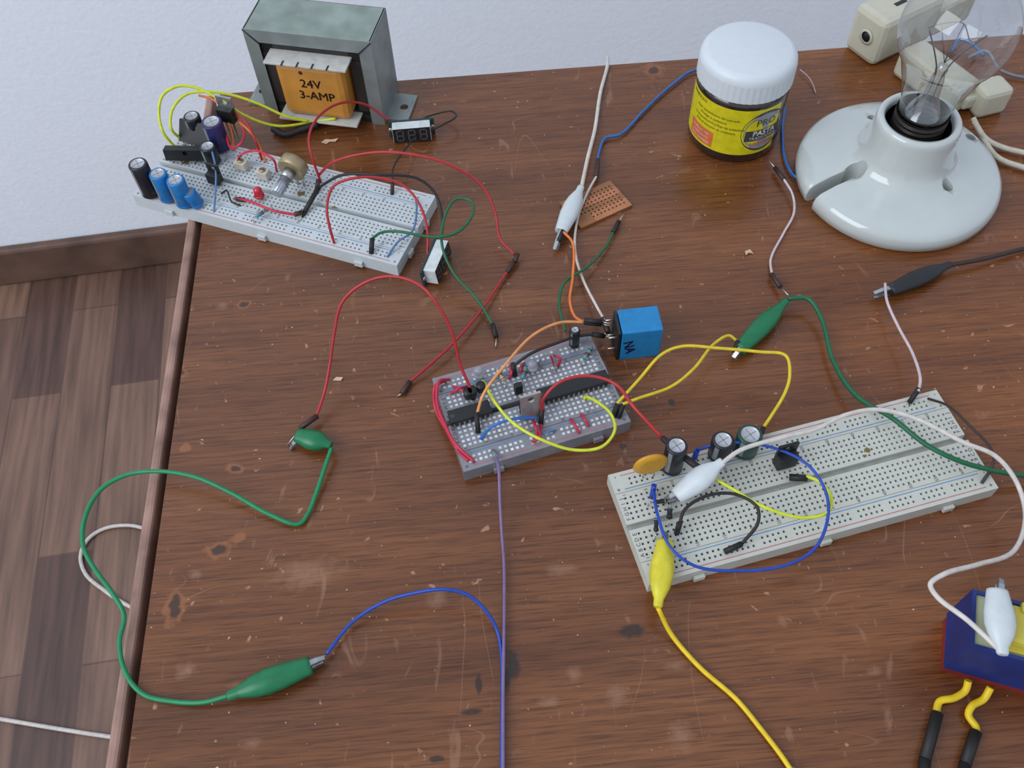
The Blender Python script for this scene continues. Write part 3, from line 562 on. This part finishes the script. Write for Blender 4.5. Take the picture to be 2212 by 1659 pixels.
# yellow disc
b=P(1400,1030,8.5); e=thing('disc_capacitor','mustard yellow ceramic disc capacitor on long leads','capacitor',b,.15)
bm=B(); tube(bm,[Vector((0,-1.6+i*.8,12)) for i in range(5)],[5.5,7.6,8.2,7.6,5.5],28); 
part(e,'disc',bm,mat('mustard_ceramic',(192,140,34),.4)); 
for s in(-1,1): bm=B(); tube(bm,[Vector((s*2.5,0,6)),Vector((s*2.5,0,-.4))],.35,6); part(e,'lead',bm,M_pin)
# rotary potentiometer
c=P(633,360,22); d=(P(594,424,19)-c); e=thing('rotary_potentiometer','rotary potentiometer with tan disc body and silver shaft on a breadboard','potentiometer',P(633,395,8.5))
n=d.normalized(); bm=B(); tube(bm,[c-n*3.5,c-n*3.1,c+n*3,c+n*3.4],[7.2,8.0,8.0,7.2],32); part(e,'disc_body',bm,M_tan,world=True)
bm=B(); tube(bm,[c+n*3.4,c+n*9],3.6,16); part(e,'threaded_bushing',bm,M_steel,world=True)
bm=B(); tube(bm,[c+n*9,c+n*20],3.0,16)
for k in range(14):
    a=2*math.pi*k/14; Mf=frame(c,n); tube(bm,[Mf@Vector((11,3*math.cos(a),3*math.sin(a))),Mf@Vector((20,3*math.cos(a),3*math.sin(a)))],.3,4)
part(e,'knurled_shaft',bm,mat('knurled_alloy',(168,172,180),.35,.7),world=True)
for k in(-1,0,1):
    bm=B(); s=frame(c,n); a=s@Vector((1,k*4,-7)); tube(bm,[a,Vector((a.x,a.y,8))],.7,6); part(e,'terminal',bm,M_pin,world=True)
# display modules
M_seg=mat('segment_grey',(86,88,92),.4)
def sevenseg(bm,M,w,h,mi):
    t=w*.16
    for x,y,sx,sy in ((0,h/2,w-t,t),(0,0,w-t,t),(0,-h/2,w-t,t),(-w/2,h/4,t,h/2-t),(w/2,h/4,t,h/2-t),(-w/2,-h/4,t,h/2-t),(w/2,-h/4,t,h/2-t)): box(bm,(x,y,0),(sx,sy,.06),mi,M=M)
def display(label,M):
    e=thing('voltmeter_display',label,'display',M.translation,M=M)
    bm=B(); box(bm,(0,0,0),(27.5,11.0,1.2),bev=.1); part(e,'circuit_board',bm,mat('board_dark_green',(34,52,56),.5))
    bm=B(); box(bm,(0,0,4),(22.6,10.0,6.8),bev=.2); part(e,'housing',bm,mat('display_housing_white',(200,206,206),.5))
    bm=B(); box(bm,(0,0,7.43),(22.2,9.6,.1),0)
    for k in(-1,0,1): sevenseg(bm,Matrix.Translation((k*7,0,7.55))@Matrix.Shear('XZ',4,(0,0)),3.8,7,1)
    part(e,'display_face',bm,[M_black,M_seg])
    for s in(-1,1):
        bm=B(); lathe(bm,[(0,.6),(1.4,.6),(1.4,1.2),(0,1.2)],12,M=Matrix.Translation((s*12.6,0,0))); part(e,'solder_pad',bm,M_pin)
c=P(891,309,0)+Vector((0,7.5,5.6)); Mx=Matrix.Translation(c)@Matrix.Rotation(math.radians(3),4,'Z')@Matrix.Rotation(math.radians(86),4,'X')
display('three digit display module standing near the transformer with dark segments',Mx)
c=P(930,563,6); d=P(962,500,6)-P(922,593,6); ang=math.atan2(d.y,d.x)
Mx=Matrix.Translation(c)@Matrix.Rotation(ang,4,'Z')@Matrix.Rotation(math.radians(84),4,'X')
display('three digit display module standing on its edge beside a breadboard',Mx)
# ---------------------------------------------------------------- relay
a=P(1333,779,0); b=P(1423,769,0); yw=math.atan2((b-a).y,(b-a).x); w=(b-a).length
hR=vh(a,722); 
e=thing('relay','bright blue relay lying on its side with pins and wires','relay',a,yw)
bm=B(); box(bm,(w/2+.6,7.5,hR/2),(w-1.2,15,hR),bev=.5); part(e,'case',bm,mat('relay_blue',(20,120,176),.45))
bm=B(); box(bm,(0,7.5,hR/2),(1.4,14.4,hR-.6),bev=.2); part(e,'pin_base',bm,M_black)
for y,z in ((2.5,hR*.75),(12.5,hR*.8),(2.5,hR*.35),(12.5,hR*.3),(7.5,hR*.55)): bm=B(); tube(bm,[Vector((-.2,y,z)),Vector((-5,y,z))],.5,6); part(e,'pin',bm,M_pin)
bm=B(); text(bm,'NA',7,Matrix.Translation((5.2,-.06,hR*.47))@Matrix.Rotation(math.pi/2,4,'X')@Matrix.Rotation(math.radians(-78),4,'Z'),0,bold=.25); part(e,'lettering',bm,mat('marker_ink_navy',(20,30,80),.6),recalc=False)
# ---------------------------------------------------------------- perfboard
c=[P(1200,430,4),P(1318,390,4),P(1366,435,2),P(1265,496,1)]
ctr=(c[0]+c[1]+c[2]+c[3])/4; vx=((c[1]-c[0])+(c[2]-c[3]))/2; vy=((c[0]-c[3])+(c[1]-c[2]))/2
e=thing('perfboard','scrap of brown copper strip perfboard','perfboard',(ctr.x,ctr.y,.2),math.atan2(vx.y,vx.x))
Lx,Ly=vx.length,vy.length; nxh=int(Lx/2.54)-1; nyh=int(Ly/2.54)-1
hx=[(i-(nxh-1)/2)*2.54 for i in range(nxh)]; hy=[(i-(nyh-1)/2)*2.54 for i in range(nyh)]
xl=sorted([-Lx/2,Lx/2]+[v for h in hx for v in(h-.5,h+.5)]); yl=sorted([-Ly/2,Ly/2]+[v for h in hy for v in(h-.5,h+.5)])
ish=lambda i,j: i%2==1 and j%2==1 and not (i<7 and j<5)
bm=B(); heightfield(bm,xl,yl,lambda i,j:1.0 if ish(i,j) else 0,lambda i,j:2 if ish(i,j) else (1 if (j//4)%2==0 and i>6 else 0),1.6,0)
part(e,'board',bm,[mat('phenolic_brown',(140,90,54),.5),mat('copper_strip',(176,116,80),.4,.3),M_brown],recalc=False)
# ---------------------------------------------------------------- grey transformer
bl=P(577,240,0); br=P(832,270,0); yw=math.atan2((br-bl).y,(br-bl).x); w=(br-bl).length; hT=vh(bl,62)
tr=P(785,93,hT); bk=P(830,20,hT); dep=(bk-tr).length
dep=min(max(dep,30),60)
e=thing('transformer','grey steel framed mains transformer with orange taped coil','transformer',bl,yw)
mz=mat('galvanized_steel',(132,138,136),.45,.35,var=.18,scale=60,bump=.2); mzt=mat('painted_steel_top',(132,144,136),.55,.15,var=.22,scale=70,bump=.3)
t=1.4; fl=8
bm=B()
box(bm,(w/2,dep/2,hT-t/2),(w,dep,t),1,bev=.5); box(bm,(t/2,dep/2,hT/2),(t,dep,hT),0,bev=.3); box(bm,(w-t/2,dep/2,hT/2),(t,dep,hT),0,bev=.3)
for y,s in((0,1),(dep,-1)):
    yy=y
    q(bm,[(0,yy,hT),(w,yy,hT),(w-fl,yy-s*.3,hT-fl),(fl,yy-s*.3,hT-fl)],0)
    q(bm,[(0,yy,0),(0,yy,hT),(fl,yy-s*.3,hT-fl),(fl,yy-s*.3,0)],0); q(bm,[(w,yy,0),(w-fl,yy-s*.3,0),(w-fl,yy-s*.3,hT-fl),(w,yy,hT)],0)
part(e,'steel_bracket',bm,[mz,mzt])
for sx in(0,1):
    bm=B(); tube(bm,[Vector((sx*w,-.25,hT-.3)),Vector((fl+1 if sx==0 else w-fl-1,-.75,hT-fl-1))],.35,5); part(e,'corner_seam',bm,M_black)
for s,x in((-1,0),(1,w)):
    bm=B(); plate_hole(bm,14,24,1.6,s*1.5,0,2.6,M=Matrix.Translation((x+s*6.5,dep/2,.9))); 
    tube(bm,[Vector((x+s*12,dep/2-7,1)),Vector((x+s*12,dep/2+7,1))],1.0,6); part(e,'mounting_foot',bm,mz)
mcore=mat('lamination_dark',(58,54,52),.55,.4,var=.25,scale=40)
bm=B(); core=14
box(bm,(w/2,dep/2,hT-t-core/2),(w-2*t,dep-2.4,core)); box(bm,(w/2,dep/2,4),(w-2*t,dep-2.4,7.8)); 
for x in(t+core/2,w-t-core/2): box(bm,(x,dep/2,hT/2),(core,dep-2.4,hT-10))
part(e,'laminated_core',bm,mcore)
cw=w*.62; z0=6; z1=hT*.78; cd=dep+20
bm=B(); box(bm,(w/2,dep/2,(z0+z1)/2),(cw-6,cd-3,z1-z0-2),bev=4)
part(e,'coil_wrapping',bm,mat('orange_tape',(192,132,56),.4,var=.15,scale=60,coat=.2))
mfl=mat('bobbin_white',(184,182,176),.5)
for z in(z0,z1):
    bm=B(); box(bm,(w/2,dep/2,z),(cw+2,cd+3,1.4),bev=.3)
    if z==z1:
        for k in range(4): box(bm,(w/2-cw*.28+k*cw*.19,-10.6,z+.75),(1.0,4.5,.1),1)
    part(e,'bobbin_flange',bm,[mfl,M_black])
bm=B(); yf=dep/2-(cd-3)/2-.12
text(bm,'24V',8.0,Matrix.Translation((w*.5,yf,hT*.54))@Matrix.Rotation(math.pi/2,4,'X'),0,bold=.15); text(bm,'3-AMP',8.0,Matrix.Translation((w*.53,yf,hT*.40))@Matrix.Rotation(math.pi/2,4,'X'),0,bold=.15)
lathe(bm,[(0,0),(1.3,0)],10,M=Matrix.Translation((w*.44,yf,hT*.67))@Matrix.Rotation(math.pi/2,4,'X'))
part(e,'lettering',bm,mat('marker_ink_brown',(62,36,20),.6),recalc=False)
J('black heat shrink sleeve on transformer output wires',M_sleeve,[(590,278,3),(615,290,3),(650,280,4),(685,268,5)],2.2,name='heat_shrink_splice',cat='wire')
# ---------------------------------------------------------------- jar
jb=P(1580,288,0); e=thing('jar','jar of soldering paste with white ribbed lid and yellow label','jar',jb)
JH=vh(jb,103); R=26.2; SK=16.5
jm=mat('amber_black_jar',(38,26,22),.15,coat=.6)
bm=B(); lathe(bm,[(0,0),(R-2.5,0),(R-.8,.8),(R,3),(R,JH-SK-4),(R-.6,JH-SK-2),(R-3,JH-SK),(R-3,JH-6),(0,JH-6)],64); part(e,'jar_body',bm,jm)
LR=R+.5; n=96; bm=B()
prof=[(LR-.6,JH-SK-.5),(LR,JH-SK),(LR-.1,JH-6),(LR-.5,JH-3),(LR-2.2,JH-.8),(LR-4.5,JH),(0,JH)]
rings=[]
for i,(r,z) in enumerate(prof):
    rings.append([bm.verts.new(((r+(.22 if k%2 and i in(1,2) else 0))*math.cos(2*math.pi*k/n),(r+(.22 if k%2 and i in(1,2) else 0))*math.sin(2*math.pi*k/n),z)) for k in range(n)] if r else [bm.verts.new((0,0,z))])
for i in range(len(rings)-1):
    for k in range(n):
        k2=(k+1)%n
        f=bm.faces.new((rings[i][k],rings[i][k2],rings[i+1][k2],rings[i+1][k])) if len(rings[i+1])>1 else bm.faces.new((rings[i][k],rings[i][k2],rings[i+1][0]))
        f.smooth=i>=2
part(e,'lid',bm,mat('lid_white',(202,208,212),.4,var=.02))
def cyp(rr,a,z): return Vector((rr*math.cos(a),rr*math.sin(a),z))
def patch(bm,a0,a1,z0,z1,rr,mi,n=24):
    for k in range(n):
        a=a0+(a1-a0)*k/n; b=a0+(a1-a0)*(k+1)/n; q(bm,[cyp(rr,a,z0),cyp(rr,b,z0),cyp(rr,b,z1),cyp(rr,a,z1)],mi,True)
D=math.radians; ac=math.atan2(-jb.y,-jb.x)
z0,z1=7,JH-SK-5
bm=B(); patch(bm,ac-D(105),ac+D(62),z0,z1,R+.12,0,40)
patch(bm,ac-D(63),ac-D(22),z0+1.5,z0+12,R+.2,1)
def wr(a0,zc,rr): return lambda c: cyp(rr,a0+c.x/R,zc+c.y)
lines=['mejor contaminante del mercado','Protege la soldadura','Gran penetracion y flujo de soldadura','Evita el consumo de soldadura']
text(bm,'BENEFICIOS',2.6,None,2,wrap=wr(ac-D(55),z1-2.6,R+.25))
for k,s in enumerate(lines): text(bm,s,2.15,None,2,wrap=wr(ac-D(22)-(36-len(s))*.006,z1-7.5-3*k,R+.25))
for k,s in enumerate(['RESIDUO NO','CORROSIVO','FACIL LIMPIEZA']): text(bm,s,2.2,None,3,wrap=wr(ac-D(43),z0+9.5-3*k,R+.28))
def disc(bm,a0,zc,r0,r1,rr,mi):
    for k in range(40):
        t0,t1=2*math.pi*k/40,2*math.pi*(k+1)/40
        q(bm,[cyp(rr,a0+r*math.cos(t)/R,zc+r*math.sin(t)) for r,t in((r0,t0),(r1,t0),(r1,t1),(r0,t1))],mi,True)
lc=ac+D(42); lz=(z0+z1)/2; dr=min(14,(z1-z0)/2)
disc(bm,lc,lz,0.01,dr,R+.2,4); disc(bm,lc,lz,0.01,dr-1.4,R+.26,5)
patch(bm,lc-11.5/R,lc+11.5/R,lz-6,lz+1.5,R+.3,4,10)
text(bm,'PRO',6.5,None,4,wrap=wr(lc,lz+6.2,R+.33)); text(bm,'PASTA',5.0,None,3,wrap=wr(lc,lz-.9,R+.36),bold=.15); text(bm,'TRADICIONAL',2.7,None,3,wrap=wr(lc,lz-4.3,R+.36)); text(bm,'LA BUENA',3.3,None,1,wrap=wr(lc,lz-8.6,R+.36),bold=.15)
part(e,'label',bm,[mat('label_yellow',(202,190,24),.35),mat('label_coral',(206,106,60),.4),mat('label_ink',(40,44,30),.5),mat('label_white',(204,202,194),.4),mat('label_charcoal',(58,58,62),.4),mat('label_silver',(136,140,146),.35)],recalc=False)
# ---------------------------------------------------------------- porcelain lamp holder
sh=P(1940,366,8); lb=Vector((sh.x,sh.y,0))
M_por=mat('glazed_porcelain',(186,191,188),.12,var=.03,coat=.6,scale=60)
e=thing('lamp_holder','white glazed porcelain round lamp holder with screw holes','lamp holder',lb)
R0=56
bm=B(); lathe(bm,[(0,0),(R0-2,0),(R0,1.5),(R0+.3,6),(R0-.6,9.3),(R0-3,11.6),(R0-8,13.2),(44,14.4),(37,15.6),(31,17.2),(27.5,19.2),(25.2,22.5),(23.8,28),(22.8,35),(22.4,41),(22.0,44),(20.8,45.6),(18.8,45.4),(17.6,43),(17.4,20),(0,20)],96)
body=part(e,'porcelain_base',bm,M_por)
def loc(u,v,z=14): p=P(u,v,z)-lb; return p.x,p.y
def prism(pts,z0=-3.3,z1=60.7):
    bm=B(); A=[bm.verts.new((x,y,z0)) for x,y in pts]; C=[bm.verts.new((x,y,z1)) for x,y in pts]; n=len(pts)
    bm.faces.new(A[::-1]); bm.faces.new(C)
    for k in range(n): bm.faces.new((A[k],A[(k+1)%n],C[(k+1)%n],C[k]))
    bmesh.ops.recalc_face_normals(bm,faces=bm.faces); return bm
def circ(x,y,r,n=24): return [(x+r*math.cos(2*math.pi*(k+.37)/n),y+r*math.sin(2*math.pi*(k+.37)/n)) for k in range(n)]
def outward(x,y,rmin):
    r=math.hypot(x,y)
    return (x,y) if r>=rmin else (x*rmin/r,y*rmin/r)
h1=outward(*loc(2028,388,18),29.5); h2=loc(1884,256,15); h3=outward(*loc(2100,290,15),33)
tools=[prism(circ(*h1,3.2)),prism(circ(*h2,2.6)),prism(circ(*h3,3.0))]
# keyhole slot: round inner end, straight channel open at the rim
x,y=loc(1845,376,15); x2,y2=loc(1742,424,9); d=Vector((x2-x,y2-y)).normalized(); nn=Vector((-d.y,d.x)); r1,r2=5.2,3.4
cx=math.sqrt(r1*r1-r2*r2); key=[]
a0=math.atan2(r2,cx)
for k in range(21):
    a=a0+(2*math.pi-2*a0)*k/20; key.append(Vector((x,y))+d*(r1*math.cos(a))+nn*(r1*math.sin(a)))
Lk=60.0
key=key+[Vector((x,y))+d*Lk-nn*r2,Vector((x,y))+d*Lk+nn*r2]
tools.append(prism([(p.x,p.y) for p in key]))
big=body.data.copy(); big.transform(Matrix.Scale(1000,4)); wo=bpy.data.objects.new('work',big); col.objects.link(wo); tmp=[wo]
for bmx in tools:
    me=bpy.data.meshes.new('tool'); bmx.to_mesh(me); bmx.free(); cu=bpy.data.objects.new('tool',me); col.objects.link(cu); tmp.append(cu)
    md=wo.modifiers.new('b','BOOLEAN'); md.object=cu; md.solver='EXACT'; md.operation='DIFFERENCE'
bpy.context.view_layer.update(); dg=bpy.context.evaluated_depsgraph_get()
nm=bpy.data.meshes.new_from_object(wo.evaluated_get(dg))
if len(nm.vertices)>1500: nm.transform(Matrix.Scale(.001,4)); body.data=nm
for o_ in tmp: bpy.data.objects.remove(o_)
bm=B(); lathe(bm,[(0,8),(2.6,8),(2.6,9),(0,9.6)],16,M=Matrix.Translation((*h1,0))); part(e,'mounting_screw',bm,M_tan)
bm=B(); lathe(bm,[(17.2,42),(17.2,22),(16.6,22),(16.6,42)],40); part(e,'contact_sleeve',bm,M_black)
# bulb
e=thing('light_bulb','clear glass incandescent bulb screwed into a porcelain holder','light bulb',lb+Vector((0,0,22)))
pf=[]
for k in range(0,38):
    z=k*.75; pf.append((13.4+ (.6 if k%4<2 else -.4),z))
bm=B(); lathe(bm,[(0,-1),(6,-1),(12,.0)]+pf,40); part(e,'screw_base',bm,mat('tarnished_base',(50,46,44),.35,.6))
zc=77; Rb=27.8
prof=[(13.2,27),(13.4,32),(14.6,38),(17,46),(19.8,54)]+[(Rb*math.cos(a),zc+Rb*math.sin(a)) for a in [math.radians(x) for x in range(-39,90,6)]]+[(0,zc+Rb)]
GL=glassmat('clear_bulb_glass',(.93,.94,.95),.95,.02,3.0,.07)
bm=B(); lathe(bm,prof,64); part(e,'glass_envelope',bm,GL)
bm=B(); lathe(bm,[(10,27),(7,32),(4.4,38),(3.6,48),(2.6,52),(3.2,54),(2.2,57),(0,58)],24); part(e,'glass_stem',bm,glassmat('stem_glass',(.92,.93,.93),.8,.12,2.0,.2))
top=[Vector((-13,4,76)),Vector((13,-4,76))]
M_fil=mat('filament_wire',(110,108,104),.35,.8)
for s,tp in zip((-1,1),top):
    bm=B(); tube(bm,spline([Vector((s*2,0,30)),Vector((s*2.2,0,52)),Vector((s*6,0,62)),tp],5),.36,6); part(e,'lead_wire',bm,M_fil)
for a in (60,120,240,300):
    bm=B(); tube(bm,[Vector((0,0,58)),Vector((11*math.cos(D(a)),8*math.sin(D(a)),75))],.2,5); part(e,'support_wire',bm,M_fil)
bm=B(); tube(bm,spline([top[0],Vector((-5,8,75)),Vector((5,8,75)),Vector((5,-7,75)),top[1]],6),.28,5); part(e,'filament',bm,M_fil)
# ---------------------------------------------------------------- ivory adapter and plug
M_iv=mat('ivory_plastic',(190,186,166),.4,var=.06,scale=60)
a=P(1885,150,0); e=thing('outlet_adapter','ivory plastic multi outlet adapter with slots','adapter',a,math.radians(30))
bm=B(); box(bm,(26,14,16),(52,26,32),bev=4); box(bm,(68,10,12),(36,18,22),bev=3)
p0=P(1960,120,10); dv=P(2085,215,10)-p0; Ma=ORG[e.name].inverted()@frame(p0,dv); box(bm,(dv.length/2,0,0),(dv.length,20,19),bev=3,M=Ma); part(e,'housing',bm,M_iv)
for xx in (22,38): bm=B(); box(bm,(xx,12,32.02),(9,3,.3),0,bev=.05); part(e,'socket_slot',bm,M_black)
bm=B(); lathe(bm,[(0,0),(3.4,0),(3.4,.4),(0,.4)],20,M=Matrix.Translation((-.2,12,17))@Matrix.Rotation(-math.pi/2,4,'Y')); part(e,'screw_hole',bm,M_black)
bm=B(); lathe(bm,[(3.4,0),(5,0),(5,.9),(3.4,.9)],20,M=Matrix.Translation((-.2,12,17))@Matrix.Rotation(-math.pi/2,4,'Y')); part(e,'hole_rim',bm,M_iv)
J('blue wire tucked behind the bulb',M_sky,[(2055,110,3),(2075,85,4),(2100,95,4),(2125,120,3)],.9)
J('grey twisted wire behind the bulb',M_grey,[(2090,125,3),(2130,110,4),(2160,150,3),(2200,165,2),(2260,170,2)],.9)
a=P(2112,262,0); e=thing('power_plug','ivory plastic plug with cream cord beside the lamp holder','plug',a,math.radians(15))
bm=B(); box(bm,(9,9,9),(20,16,18),bev=3); box(bm,(-3,12,8),(10,9,9),bev=2); part(e,'housing',bm,M_iv)
mcc=mat('cream_cord',(196,188,168),.5)
for pts in ([(2104,262,8),(2130,300,4),(2165,318,2.5),(2212,330,2.5),(2300,350,2.5)],[(2102,255,8),(2119,290,4),(2155,340,2.5),(2212,362,2.5),(2300,385,2.5)]):
    bm=B(); tube(bm,spline(pp(pts),8),1.6); part(e,'cord',bm,mcc,world=True)
# ---------------------------------------------------------------- blue transformer
cb=P(2096,1396,HB); ca=P(2056,1260,HB); cc=P(2212,1428,HB)
ux=(cc-cb).normalized(); yw=math.atan2(ux.y,ux.x); dd=(ca-cb); uy=Vector((-ux.y,ux.x,0)); dp=max(20,dd.dot(uy))
wB=66
e=thing('transformer','blue framed transformer lying flat with yellow taped coil','transformer',(cb.x,cb.y,0),yw)
mbl=mat('blue_paint',(20,42,108),.5,var=.2,scale=80); mrd=mat('red_lamination',(126,36,30),.6,var=.25,scale=80); mcr=mat('pale_lamination',(166,170,140),.6,var=.15,scale=60)
bm=B(); box(bm,(wB/2,dp/2,3),(wB-1.5,dp-1.5,6)); part(e,'base_plate',bm,mrd)
xl=[0,1.5,wB-1.5,wB]; yl=[0,1.5,dp-1.5,dp]
bm=B(); heightfield(bm,xl,yl,lambda i,j:1.2 if (i==1 and j==1) else 0,lambda i,j:1 if (i==1 and j==1) else 0,HB,6)
part(e,'steel_bracket',bm,[mbl,mcr],recalc=False)
bm=B(); box(bm,(wB/2+2,dp/2,HB+1.5),(wB-20,dp-8,7),bev=2); box(bm,(wB/2+2,dp/2,HB-.6),(wB-15,dp-5,1.2),bev=.3)
box(bm,(12,dp*.5,HB+1.5),(4,dp*.45,5),bev=.8); box(bm,(wB*.3,dp-5,HB+5.4),(8,4,2.5),bev=.6); part(e,'coil_wrapping',bm,mat('yellow_tape',(194,178,60),.35,var=.1,scale=60,coat=.3))
J('yellow transformer wire with black heat shrink',M_yelth,[(2092,1470,8),(2085,1492,5),(2060,1508,4),(2030,1515,3),(2022,1540,3)],1.5,sleeves=[((2025,1540,3),(1998,1640,3)),((1998,1640,3),(1990,1720,3))],sr=2.4,name='transformer_wire')
J('yellow transformer wire with black heat shrink',M_yelth,[(2140,1485,8),(2125,1510,5),(2100,1525,4),(2092,1545,3),(2108,1570,3),(2108,1582,3)],1.5,sleeves=[((2108,1580,3),(2085,1650,3)),((2085,1650,3),(2070,1730,3))],sr=2.4,name='transformer_wire')
# ---------------------------------------------------------------- scraps
def scrap(name,label,u,v,pts,m):
    c=P(u,v,0); bm=B(); k=[bm.verts.new(Vector((x,y,.5+.8*random.random()))) for x,y in pts]; bm.faces.new(k)
    r=bmesh.ops.extrude_face_region(bm,geom=list(bm.faces)); 
    for g in r['geom']:
        if isinstance(g,bmesh.types.BMVert): g.co.z-=.4
    t=thing(name,label,'scrap',c); part(t,'scrap_body',bm,m)
M_sc=mat('pale_scrap',(200,170,140),.8)
scrap('paper_scrap','torn pale paper scrap on the table',713,307,[(-5,-1),(-3,1.5),(1,1),(5,2),(3.5,-.5),(0,0),(-2,-2)],M_sc)
scrap('wood_chip','tiny pale wood chip on the table',1617,548,[(-2,-2),(-2,1),(1,2),(2.4,-.5),(0,0)],M_sc)
scrap('wood_chip','tiny pale wood chip on the table',731,820,[(-2.5,-1),(-1,1),(2.5,.6),(1.5,-1.2)],M_sc)
# ---------------------------------------------------------------- light, world, camera
w=bpy.data.worlds.new('World'); sc.world=w; w.use_nodes=True; nb=w.node_tree.nodes['Background']; nb.inputs[0].default_value=(.77,.86,1,1); nb.inputs[1].default_value=.86
def area(loc,target,size,power,c=(1,1,1)):
    l=bpy.data.lights.new('window_light','AREA'); l.shape='RECTANGLE'; l.size=size[0]; l.size_y=size[1]; l.energy=power; l.color=c
    o=bpy.data.objects.new('window_light',l); col.objects.link(o); o.location=loc; o.rotation_euler=(Vector(target)-Vector(loc)).to_track_quat('-Z','Y').to_euler()
area((-1.6,-.6,2.3),(0,.4,.75),(1.6,1.6),36,(.92,.96,1))
cd=bpy.data.cameras.new('camera'); cam=bpy.data.objects.new('camera',cd); col.objects.link(cam)
Mc=Matrix((RT,UP,-FW)).transposed().to_4x4(); Mc.translation=Vector((0,0,(HC+TZ)*MM)); cam.matrix_world=Mc
cd.sensor_fit='HORIZONTAL'; cd.sensor_width=36; cd.lens=F*36/W; cd.clip_start=.01; sc.camera=cam
sc.view_settings.view_transform='Standard'; sc.view_settings.look='None'; sc.view_settings.exposure=0
